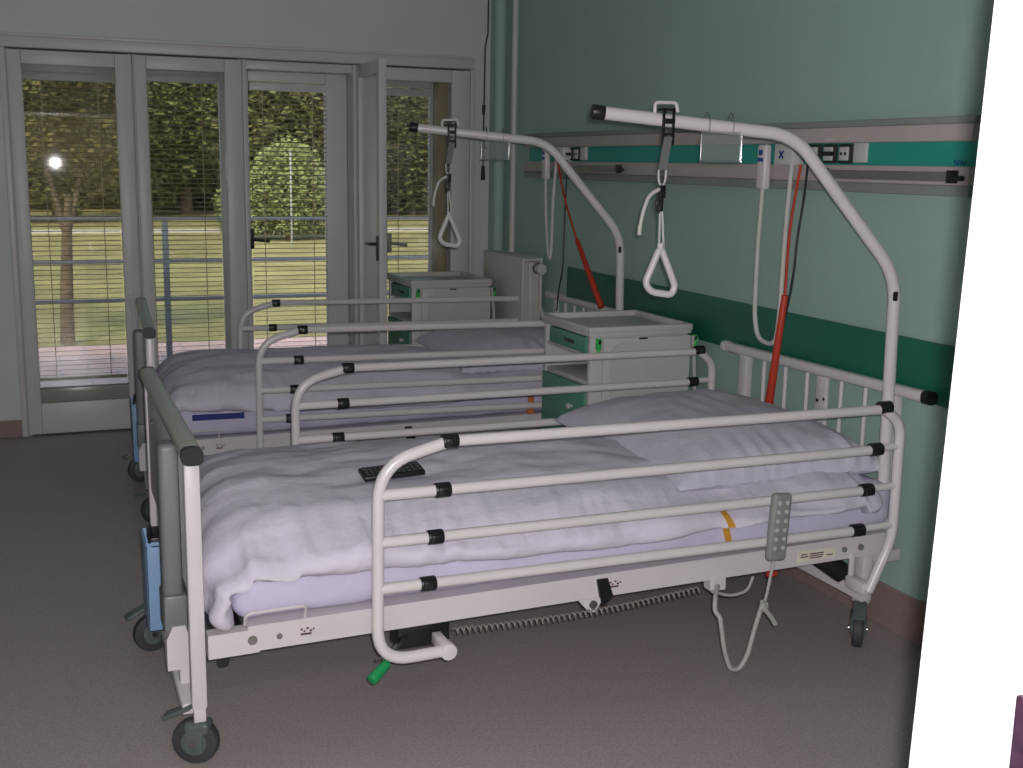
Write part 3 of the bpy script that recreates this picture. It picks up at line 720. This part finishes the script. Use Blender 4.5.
def make_duvet(seed, xend=2.19):
    S = Vector((seed * 3.1, seed, 0))
    half = ((xend + .22) / 2, .60, .075)
    Lh = xend - .172; R = .115; arc = 2.35 * R; drop = 0.0
    tot = Lh + arc + drop
    def warp(p, q):
        s = (1 - q.x * 1.0) * .5
        # arclength position, keeping the rounded ends
        s = (half[0] - p.x) / (2 * half[0]) * tot
        t = p.z; y = p.y
        ey = max(0, (abs(y) - .42) / .18)
        side = ey * ey * (3 - 2 * min(1, ey)) if ey < 1 else 1
        xx = xend - s; tp = min(1, max(0, (xx - 1.25) / .35)); tp = tp * tp * (3 - 2 * tp)
        fw_ = min(1, max(0, (s - Lh + .08) / .16)); thick = (.60 + .42 * (1 - abs(y / .6) ** 2.2)) * (1 - .40 * tp) * (1 - .36 * fw_)
        # wrinkles: broad on top, tight radial folds along the near and foot edges
        P = Vector((s * 1.0, y, 0)) + S
        wv = .014 * fr(Vector((P.x * .9 + y * .6, P.y * 2.2, 0)), 2.2, 3) + .006 * fr(P, 7, 3)
        edge = min(1.0, max(0.0, (abs(y) - .36) / .2))
        ridge = abs(noise.noise(Vector((P.x * 13, P.y * 2.5, seed)))) - .3
        r2 = abs(noise.noise(Vector((P.x * 27 + 2 * P.y, P.y * 4, seed + 9)))) - .3
        near = 1 if y < 0 else .4
        fe = min(1, max(0, (s - Lh + .75) / .6)); fe = .35 + .65 * fe
        wv += edge * near * fe * (.030 * ridge + .016 * r2)
        wv += edge * .016 * noise.noise(Vector((P.x * 2.0 + seed, y * 12 + t * 10, 3)))
        wv += .007 * (abs(noise.noise(Vector((P.x * 2.2 + 5 * P.y, P.y * 6 - P.x * 2.0, seed + 2)))) - .25)
        tt = t * thick + (wv if t > -.02 else .3 * wv)
        yy = y + .597 + (edge * .018 * noise.noise(Vector((s * 7, t * 9, seed + 4))) if abs(y) > .5 else 0)
        crown = .042 * (1 - min(1, abs(y) / .6) ** 2) - .030 * side - .018 * tp
        if s < Lh:
            x = xend - s; z = .554 + tt + crown - .02 * (s / Lh < .04)
        elif s < Lh + arc:
            a = (s - Lh) / R
            x = .172 - math.sin(a) * (R + tt); z = .554 - R + math.cos(a) * (R + tt) + crown * max(0, math.cos(a))
        else:
            x = .172 - R - tt; z = .554 - R - (s - Lh - arc)
        if y > 0: z -= .045 * min(1, y / .5)
        # near side sags a little at mid length
        if y < 0: z -= .022 * side * min(1, max(0, (x - .3) / .7)) * (1 - tp)
        z += .018 * tp * max(0, x - 1.2)
        return Vector((x, yy, z))
    return cloth(half, (230, 90, 8), .072, warp)
dv = make_duvet(2.0).build('duvet', 'duvet', ang=80)
tag(dv, 'puffy white duvet lying on the nearer hospital bed', 'duvet')
d2 = make_duvet(6.0); d2.bm.transform(T2); d2 = d2.build('duvet', 'duvet', ang=80)
tag(d2, 'puffy white duvet lying on the farther bed near the windows', 'duvet')

def make_pillow(seed, cx=1.865, cy=.57, zb=.556, hx=.405, hy=.47, h=.180, rz=0.0):
    def warp(p, q):
        u, v = q.x, q.y
        e = max(0.0, (1 - abs(u) ** 2.8)) ** .52 * max(0.0, (1 - abs(v) ** 3.2)) ** .42
        pin = 1 - .06 * (1 - abs(u) ** 2) * abs(v) ** 3
        x = u * hx * (1 - .05 * (1 - v * v) * abs(u) ** 3); y = v * hy * (1 - .05 * (1 - u * u) * abs(v) ** 3)
        z = q.z * (h / 2) * (e + .03) * (1.1 if q.z > 0 else .9)
        P = Vector((x, y, seed))
        wr = .009 * fr(P, 4, 3) + .022 * (abs(noise.noise(Vector((x * 12 + seed, y * 3, 0)))) - .25) * (1 - e * .7) * (e + .15)
        if v < -.55 and q.z > -.9: wr += .5 * (abs(v) - .55) * .11 * (abs(noise.noise(Vector((x * 17 + seed, 0, 1)))) - .25) * 2
        z += wr * (1 if q.z > 0 else .3)
        c, s_ = math.cos(rz), math.sin(rz)
        return Vector((cx + x * c - y * s_, cy + x * s_ + y * c, zb + h / 2 + z - .035 * (1 - e) + .012 * v))
    b = MB(); b.rbox((56, 60, 6), lambda q: warp(None, q)); return b
pl = make_pillow(1.0).build('pillow', 'pillow', ang=80)
tag(pl, 'plump white pillow at head of the nearer hospital bed', 'pillow')
p2 = make_pillow(5.0, cx=1.86, zb=.572, h=.16); p2.bm.transform(T2); p2 = p2.build('pillow', 'pillow', ang=80)
tag(p2, 'white pillow at head of the farther bed beside the bedside cabinet', 'pillow')
# straps and marks on the bedding
from mathutils.bvhtree import BVHTree
def surf(o):
    mw = Matrix.LocRotScale(o.location, o.rotation_euler, o.scale)
    return BVHTree.FromPolygons([mw @ v.co for v in o.data.vertices], [tuple(p.vertices) for p in o.data.polygons])
def strap(trees, xa, xb, za, zb, lean=0.0, n=14):
    b = MB(); prev = None
    for k in range(n + 1):
        z = za + (zb - za) * k / n; sh = lean * k / n; cur = []
        for x, d in ((xa, -.003), (xb, -.003), (xb, .004), (xa, .004)):
            hs = [t.ray_cast(Vector((x + sh, y0, z)), Vector((0, 1, 0)))[0] for t, y0 in trees]
            hs = [h.y for h in hs if h is not None]
            cur.append(b.bm.verts.new((x + sh, (min(hs) if hs else .06) + d, z)))
        if prev:
            for q in range(4): b.bm.faces.new((prev[q], prev[(q + 1) % 4], cur[(q + 1) % 4], cur[q]))
        else: b.bm.faces.new(cur)
        prev = cur
    b.bm.faces.new(prev[::-1]); return b
strap([(surf(dv), -.5), (surf(mt), -.5)], 1.612, 1.634, .392, .540, -.045).build('strap', 'yellow', mt)['label'] = 'ochre yellow strap'
b = MB(); rr = random.Random(8)
for k in range(10):
    xx = 1.71 + k * .0065; b.box((xx, .034, .424 + rr.uniform(0, .004)), (xx + .004, .058, .432 + rr.uniform(0, .006)))
for k in range(5): b.box((1.80 + .012 * k, .034, .43), (1.808 + .012 * k, .058, .437))
b.build('printed_mark', 'ink', mt, smooth=False)
b = MB(); b.box((1.78, .030, .40), (1.81, .060, .50), .002); b.bm.transform(T2); b.build('strap', 'orange', mt2, smooth=False)['label'] = 'orange strap'
from mathutils.bvhtree import BVHTree
def surf(o):
    mw = Matrix.LocRotScale(o.location, o.rotation_euler, o.scale)
    return BVHTree.FromPolygons([mw @ v.co for v in o.data.vertices], [tuple(p.vertices) for p in o.data.polygons])
b = MB(); b.box((.17, .030, .455), (.40, .060, .480), .003); b.bm.transform(T2); b.build('stripe', 'navy', mt2, smooth=False)['label'] = 'dark blue stripe'
# black keypad on the duvet
t1 = surf(dv)
def ztop(x, y): return t1.ray_cast(Vector((x, y, 2)), Vector((0, 0, -1)))[0].z
kc = Vector((.60, .36, 0)); ka = max(ztop(.50, y) for y in (.33, .36, .39)); kb_ = max(ztop(.70, y) for y in (.33, .36, .39)); kcz = max(ztop(.60, y) for y in (.33, .36, .39))
kz = max((ka + kb_) / 2, kcz) + .001 - .690; ky = math.atan2(ztop(.6, .395) - ztop(.6, .325), .07); kx = -math.atan2(kb_ - ka, .20)
KM = Matrix.Translation((.615, .345, .690 + kz)) @ Matrix.Rotation(kx, 4, 'Y') @ Matrix.Rotation(ky, 4, 'X') @ Matrix.Diagonal((.85, 1, 1, 1)) @ Matrix.Translation((-.59, -.36, -.690))
t = thing('keypad', 'flat black keypad lying on the duvet of nearer bed', 'keypad', (.60, .36, .690 + kz))
kb = MB(); kb.box((.48, .32, .690), (.70, .40, .706), .005); kb.bm.transform(KM); kb.build('housing', 'black', t)
kb = MB()
for i in range(11):
    for j in range(3): kb.box((.49 + .0185 * i, .33 + .022 * j, .706), (.504 + .0185 * i, .347 + .022 * j, .7095), .001, 1)
kb.bm.transform(KM); ko = kb.build('keys', 'rubber', t); ko['kind'] = 'stuff'
# grey hand control on the near rail
t = thing('hand_control', 'grey hand control with buttons hooked on the near side rail', 'remote', (1.688, -.09, .42))
def hcx(z): return 1.683 + (z - .52) * -.045
b = MB(); b.box((-.033, -.016, -.105), (.033, .012, .105), .012, 4)
hm = Matrix.Translation((1.687, -.098, .520)) @ Matrix.Rotation(math.radians(3), 4, 'Y'); b.bm.transform(hm); ho = b.build('body', 'handset', t)
for i in range(6):
    for j in range(2):
        b = MB(); b.cyl((-.014 + .028 * j, -.0185, .078 - .028 * i), (-.014 + .028 * j, -.014, .078 - .028 * i), .0068, n=12, bev=.001); b.bm.transform(hm); b.build('button', 'button', t)
b = MB(); b.box((-.02, .008, .03), (.02, .024, .06), .004); b.box((-.02, .018, .0), (.02, .024, .06), .002); b.bm.transform(hm); b.build('hook', 'handset', t)
b = MB(); b.tube([(1.683, -.094, .418), (1.675, -.09, .35), (1.668, -.085, .29), (1.655, -.085, .26)], .005, .03, 10)
b.tube([(1.66, -.085, .285), (1.64, -.085, .22), (1.612, -.085, .11), (1.585, -.085, .072), (1.555, -.085, .078), (1.53, -.085, .14), (1.512, -.08, .25), (1.505, -.06, .262), (1.51, -.05, .30), (1.55, .0, .315)], .0075, .06, 12)
b.tube([(1.655, -.085, .285), (1.66, -.09, .262), (1.69, -.09, .228), (1.705, -.09, .205)], .008, .02, 12)
b.tube([(1.672, -.088, .275), (1.650, -.092, .268), (1.645, -.086, .252), (1.664, -.08, .25), (1.675, -.088, .262), (1.65, -.09, .285)], .006, .012, 10)
b.tube([(1.53, .0, .30), (1.60, .0, .275), (1.66, .0, .285), (1.69, .02, .32)], .005, .05, 10)
b.build('cable', 'cable', t)
# coiled cable under the frame
b = MB(); pts = []
for k in range(46 * 10 + 1):
    f = k / 460; a = 2 * PI * k / 10; x = .70 + .80 * f; z = .282 + .022 * f - .016 * math.sin(PI * f)
    pts.append((x, .02 + .009 * math.cos(a), z + .009 * math.sin(a)))
b.tube(pts, .0028, n=6); o = b.build('coiled_cable', 'coil'); tag(o, 'thin grey coiled cable stretched under the near bed frame', 'cable')

# blue boxes hanging on the foot ends
def blue_box():
    t = thing('blue_box', 'blue plastic box hanging on foot end of the nearer bed', 'box', (-.06, .58, .14), 'blue boxes on the bed foot ends')
    b = MB(); x0, x1, y0, y1, z0, z1 = -.080, -.018, .53, .68, .185, .465; th = .004
    b.box((x0, y0, z0), (x1, y1, z0 + .005), 0); b.box((x0, y0, z0), (x0 + th, y1, z1), .001); b.box((x1 - th, y0, z0), (x1, y1, z1), .001)
    b.box((x0, y0, z0), (x1, y0 + th, z1), .001); b.box((x0, y1 - th, z0), (x1, y1, z1), .001); b.box((x0 - .004, y0 - .004, z1 - .012), (x1 + .004, y0 + th, z1), .001)
    b.box((x0 - .004, y0 - .004, z1 - .012), (x0 + .002, y1 + .004, z1), .001)
    b.build('bin', 'blue', t)
    b = MB(); b.box((x1 - .004, .52, .44), (-.010, .55, .50), .002); b.box((x1 - .004, .63, .44), (-.010, .66, .50), .002); b.box((x0 + .012, .53, z1 - .02), (x1 - .012, .65, z1 + .012), .004); b.tube([(x0 + .01, .52, z1), (x0 + .015, .54, z1 + .03), (x0 + .02, .60, z1 + .035), (x0 + .02, .65, z1)], .004, .02, 8)
    b.build('hook', 'black', t)
    return t
bb = blue_box()
Tb2 = T2 @ Matrix.Translation((-.002, -.02, -.012))
copy_tree(bb, Tb2, 'blue plastic box hanging on foot end of the farther bed')

# trapeze handles
def trapeze():
    c = armpt(.32)
    t = thing('trapeze_handle', 'white triangular grab handle hanging from nearer lifting pole', 'handle', (c.x, c.y, 1.16), 'grab handles on the lifting poles')
    x, y = c.x, c.y
    b = MB(); R = Matrix.Rotation(math.radians(-15), 3, 'Z')
    for dx in (-.017, .017): b.box((x + dx - .004, y - .030, c.z - .075), (x + dx + .004, y - .024, c.z + .035), .001); b.box((x + dx - .004, y + .024, c.z - .0), (x + dx + .004, y + .030, c.z + .035), .001)
    b.box((x - .021, y - .03, c.z + .027), (x + .021, y + .03, c.z + .034), .001); b.box((x - .02, y - .033, c.z - .012), (x + .02, y - .026, c.z + .004), .001); b.box((x - .02, y - .033, c.z - .05), (x + .02, y - .026, c.z - .04), .001)
    b.build('clamp', 'black', t)
    b = MB(); b.tube([(x - .045, y - .02, c.z + .02), (x - .045, y - .02, c.z + .050), (x + .028, y - .02, c.z + .052), (x + .034, y - .02, c.z + .024)], .0055, .012, 8); b.build('hook_bracket', 'rail', t)
    zt = c.z - .045; xs = x - .016
    b = MB(); b.prism([(x - .014, zt), (x + .014, zt), (xs + .014, zt - .105), (xs - .014, zt - .105)], 'y', y - .031, y - .027); b.prism([(x - .006, zt), (x + .006, zt), (xs + .006, zt - .10), (xs - .006, zt - .10)], 'y', y - .033, y - .0305); b.build('strap', 'greypanel', t, smooth=False)
    zl = zt - .105
    b = MB(); b.tube([(xs - .013, y - .029, zl), (xs - .012, y - .029, zl - .03), (xs, y - .029, zl - .055), (xs + .012, y - .029, zl - .03), (xs + .013, y - .029, zl)], .003, .01, 8); b.build('strap_loop', 'rail', t)
    b = MB(); b.box((xs - .010, y - .037, zl - .085), (xs + .012, y - .022, zl - .045), .004); b.box((xs - .006, y - .035, zl - .125), (xs + .006, y - .022, zl - .08), .003); b.tube([(xs - .008, y - .03, zl - .075), (xs - .02, y - .03, zl - .1), (xs - .006, y - .03, zl - .13)], .004, .01, 8); b.build('buckle', 'black', t)
    b = MB(); b.tube([(xs - .004, y - .03, zl - .055), (xs - .045, y - .032, zl - .075), (xs - .065, y - .034, zl - .13), (xs - .072, y - .034, zl - .17)], .006, .04, 10); b.cyl((xs - .072, y - .034, zl - .165), (xs - .074, y - .034, zl - .195), .007, n=10); b.build('cord_tail', 'whitecable', t)
    zh = 1.335; xh = x - .002; xg = xs + .004
    b = MB(); b.tube([(xs - .003, y - .029, zl - .11), (xg - .004, y - .029, zh - .02)], .0035, n=8); b.tube([(xs + .004, y - .029, zl - .11), (xh + .004, y - .029, zh - .03)], .0035, n=8); b.build('cord', 'whitecable', t)
    # the triangular grip, turned a little about the vertical
    g_ = MB(); g_.tube([(0, 0, 0), (-.053, 0, -.128), (-.030, 0, -.160), (.050, 0, -.172), (.063, 0, -.140)], .0125, .028, 14, closed=True, fseg=6)
    g_.cyl((0, 0, -.015), (0, 0, .012), .012, n=12, bev=.003)
    g_.bm.transform(Matrix.Translation((xg, y - .029, zh)) @ Matrix.Rotation(math.radians(-8), 4, 'Z') @ Matrix.Diagonal((.86, 1, .88, 1))); g_.build('grip', 'rail', t)
    return t
tz = trapeze()
copy_tree(tz, T2P @ Matrix.Translation((-.035, .010, .004)), 'white triangular grab handle hanging from farther lifting pole before the window')
# clear pocket on the arm
def pocket():
    c = armpt(.607); x, y = c.x, c.y
    t = thing('clear_pocket', 'clear plastic card pocket hanging on the nearer lifting pole', 'pocket', (x, y, 1.58), 'clear pockets on the lifting poles')
    R = Matrix.Translation((x - .012, y - .03, 0)) @ Matrix.Rotation(math.radians(-12), 4, 'Z') @ Matrix.Diagonal((.86, 1, 1, 1))
    b = MB(); b.box((-.075, -.005, 1.595), (.075, -.003, 1.672), 0); b.box((-.075, .003, 1.595), (.075, .005, 1.684), 0); b.box((-.077, -.006, 1.590), (.077, .006, 1.598), .002); b.box((-.077, -.001, 1.595), (-.074, .001, 1.675)); b.box((.074, -.001, 1.595), (.077, .001, 1.675))
    b.bm.transform(R); b.build('sleeve', 'acrylic', t, smooth=False)
    for xx in (-.045, .045):
        b = MB(); b.tube([(xx, .004, 1.68), (xx, -.004, 1.715), (xx, .03, 1.748), (xx, .064, 1.71), (xx, .055, 1.68)], .002, .02, 6)
        b.bm.transform(R); b.build('hanger_wire', 'acrylic', t)
    return t
pk = pocket(); copy_tree(pk, T2P, 'clear plastic card pocket hanging on the farther lifting pole')

# nurse call handsets, cable loops, hoses on the wall
def nurse_call(y, yb, label, group, loop):
    t = thing('nurse_call', label, 'call handset', (XT - .02, y, 1.52), group)
    MB().box((XT - .045, y - .028, 1.495), (XT - .012, y + .028, 1.665), .010, 3).build('handset', 'rail', t)
    b = MB(); b.box((XT - .047, y - .018, 1.60), (XT - .0445, y + .018, 1.615), .001); b.box((XT - .047, y - .012, 1.625), (XT - .0445, y + .012, 1.645), .001); b.build('button', 'inkblue', t)
    MB().box((XT - .02, yb - .07, 1.588), (WX - .018, yb + .045, 1.668), .006).build('wall_box', 'socketw', t)
    b = MB(); b.prism([(yb - .02, 1.615), (yb - .014, 1.612), (yb + .012, 1.638), (yb + .006, 1.642)], 'x', XT - .0225, XT - .0195); b.prism([(yb - .02, 1.638), (yb - .014, 1.642), (yb + .012, 1.616), (yb + .006, 1.612)], 'x', XT - .0225, XT - .0195); b.build('cross_mark', 'inkblue', t, smooth=False)
    b = MB(); b.tube(loop, .009, .09, 12); b.build('cable', 'whitecable', t)
    return t
nurse_call(.955, .86, 'white nurse call handset with long cable loop behind nearer bed', 'nurse call handsets',
           [(XT - .028, .955, 1.50), (2.24, .91, 1.25), (2.2, .845, 1.02), (2.2, .815, .935), (2.2, .70, .925), (2.2, .685, 1.03), (2.25, .75, 1.35), (XT - .01, .80, 1.60)])
nurse_call(3.03, 2.90, 'white nurse call handset on the trunking above the radiator end', 'nurse call handsets',
           [(XT - .028, 3.03, 1.50), (2.27, 3.0, 1.32), (2.25, 2.92, 1.12), (2.25, 2.885, 1.06), (2.26, 2.89, 1.15), (2.28, 2.93, 1.40), (XT - .01, 2.93, 1.60)])
def hose(pa, pm, pe, label):
    t = thing('red_hose', label, 'hose', pe, 'red hoses from the trunking')
    pa, pm, pe = Vector(pa), Vector(pm), Vector(pe)
    MB().tube([pa, pa.lerp(pm, .5) + Vector((-.01, .008, 0)), pm], .0055, .1, 10).build('thin_line', 'red', t)
    MB().cyl(pm, pe, .012, .0165, 14, .003).build('sleeve', 'red', t)
    return t
hose((XT - .01, .745, 1.59), (2.2, .658, 1.121), (2.2, .721, .675), 'red sleeved line hanging behind the headboard of the nearer bed')
hose((XT - .01, 2.92, 1.59), (2.25, 2.55, 1.196), (2.262, 2.27, .88), 'red sleeved line slanting down behind farther bed headboard')
def dcord(pts, label):
    o = MB().tube(pts, .0045, .12, 8).build('power_cord', 'darkcable'); tag(o, label, 'cord', 'dark cords from the trunking sockets')
dcord([(XT - .012, .70, 1.595), (2.255, .655, 1.466), (2.23, .647, 1.322), (2.23, .652, 1.213), (2.23, .668, 1.119), (2.23, .70, 1.004), (2.23, .727, .905), (2.23, .745, .73), (2.23, .745, .62)], 'thin dark power cord beside the red line of the nearer bed')
dcord([(XT - .012, 2.79, 1.60), (2.26, 2.73, 1.25), (2.25, 2.715, 1.02), (2.25, 2.76, .93), (2.25, 2.78, .80)], 'thin dark power cord beside the red line of the farther bed')

# ------------------------------------------------------------------ bedside cabinets
def cabinet():
    X0, X1, Y0, Y1 = 1.80, 2.27, 1.445, 1.925
    t = thing('bedside_cabinet', 'bedside cabinet with green drawer fronts between the two beds', 'cabinet', ((X0 + X1) / 2, (Y0 + Y1) / 2, 0), 'bedside cabinets')
    b = MB(); th = .028
    for yy in (Y0, Y1 - th): b.box((X0, yy, .10), (X1, yy + th, .868), .004)
    b.box((X1 - .014, Y0 + th, .10), (X1, Y1 - th, .868), .002); b.box((X0 + .006, Y0 + th, .10), (X1 - .014, Y1 - th, .125), .002)
    b.box((X0 + .004, Y0 + th, .655), (X1 - .014, Y1 - th, .672), .002); b.box((X0 + .004, Y0 + th, .775), (X1 - .014, Y1 - th, .79), .002)
    b.build('carcass', 'cabwhite', t)
    b = MB(); b.box((X0 - .008, Y0 - .012, .868), (X1 + .012, Y1 + .012, .884), .003)
    for a, c in (((X0 - .012, Y0 - .016), (X1 + .016, Y0 + .008)), ((X0 - .012, Y1 - .006), (X1 + .016, Y1 + .016)), ((X0 - .012, Y0 + .008), (X0 + .012, Y1 - .006)), ((X1 - .008, Y0 + .008), (X1 + .016, Y1 - .006))): b.box((*a, .882), (*c, .910), .006)
    b.build('tray_rim', 'cabwhite', t)
    MB().box((X0 + .012, Y0 + .008, .880), (X1 - .008, Y1 - .006, .8835)).build('tray_top', 'tray', t, smooth=False)
    d = MB(); d.box((X0 - .006, Y0 + .036, .792), (X0 + .016, Y1 - .075, .862), .003); d = d.build('drawer', 'cabgreen', t)
    MB().box((X0 - .010, 1.59, .818), (X0 - .004, 1.69, .834), .003).build('drawer_handle', 'black', d)
    d = MB(); d.box((X0 - .006, Y0 + .030, .13), (X0 + .014, Y1 - .004, .648), .003); d = d.build('door', 'cabgreen', t)
    k = MB(); k.cyl((X0 - .022, 1.592, .545), (X0 - .006, 1.592, .545), .008, .006, 12); k.cyl((X0 - .032, 1.592, .545), (X0 - .020, 1.592, .545), .013, n=14, bev=.003); k.build('knob', 'socketw', d)
    MB().box((X0 + .004, Y0 + .04, .132), (X0 + .0045, Y1 - .02, .646)).build('door_back', 'cabwhite', d, smooth=False)
    # folded down over-bed table leaf on the near side
    b = MB(); b.box((X0 + .052, Y0 - .022, .46), (X1 + .004, Y0 - .008, .862), .005); lf = b.build('table_leaf', 'cabwhite', t)
    b = MB(); n = 10; R = .06; xa, xb, za, zb = X0 + .088, X1 - .004, .50, .842
    poly = [(xa, za), (xb, za), (xb, zb)] + [(xa + R - R * math.sin(k / n * PI / 2), zb - R + R * math.cos(k / n * PI / 2)) for k in range(n + 1)]
    b.prism(poly, 'y', Y0 - .029, Y0 - .021); b.build('leaf_face', 'cabwhite', lf, smooth=False)
    b = MB(); b.box((X0 + .12, Y0 - .031, .603), (X0 + .16, Y0 - .028, .610)); b.box((X1 - .085, Y0 - .031, .603), (X1 - .045, Y0 - .028, .610)); b.box((2.02, Y0 - .024, .853), (2.06, Y0 - .021, .860)); b.build('leaf_slot', 'black', lf, smooth=False)
    b = MB(); b.prism([(X1 + .018, .86), (X1 + .05, .46), (X1 + .035, .46), (X1 + .004, .86)], 'y', Y0 - .03, Y0 - .02); b.build('leaf_strut', 'cabwhite', t, smooth=False)
    for x, s in ((X0 + .03, -1), (X1 + .022, 1)):
        b = MB(); b.box((x - .010, Y0 - .030, .815), (x + .010, Y0 - .008, .862), .004); b.tube([(x - .008 * s, Y0 - .024, .86), (x + .012 * s, Y0 - .026, .85), (x - .004 * s, Y0 - .026, .82), (x + .016 * s, Y0 - .026, .795)], .006, .008, 8); cl = b.build('leaf_clip', 'clipgreen', t)
        MB().box((x - .006, Y0 - .034, .842), (x + .006, Y0 - .029, .858), .002).build('clip_button', 'black', cl)
    for x in (X0 + .06, X1 - .06):
        for y in (Y0 + .06, Y1 - .06):
            b = MB(); b.cyl((x, y, .06), (x, y, .105), .010, n=10); b.cyl((x, y - .012, .032), (x, y + .012, .032), .032, n=18, bev=.004); b.box((x - .014, y - .018, .035), (x + .014, y + .018, .072), .004); b.build('caster', 'castergrey', t)
    return t
cab = cabinet()
copy_tree(cab, Matrix.Translation((-.150, 2.02, 0)), 'bedside cabinet with green fronts standing at the window beside radiator')

# farther bed last, so its parts are complete
base_l, base_r, _ = (T2 @ Matrix.Translation(bed.location)).decompose()
bed2 = copy_tree(bed, T2, 'white tubular hospital bed nearer the windows with blue striped duvet')
bed2.scale = SC2
for o in bpy.data.objects:
    if o.parent == bed2 and o.name.startswith('lifting_pole'): o.scale = (1 / SC2.x, 1 / SC2.y, 1)
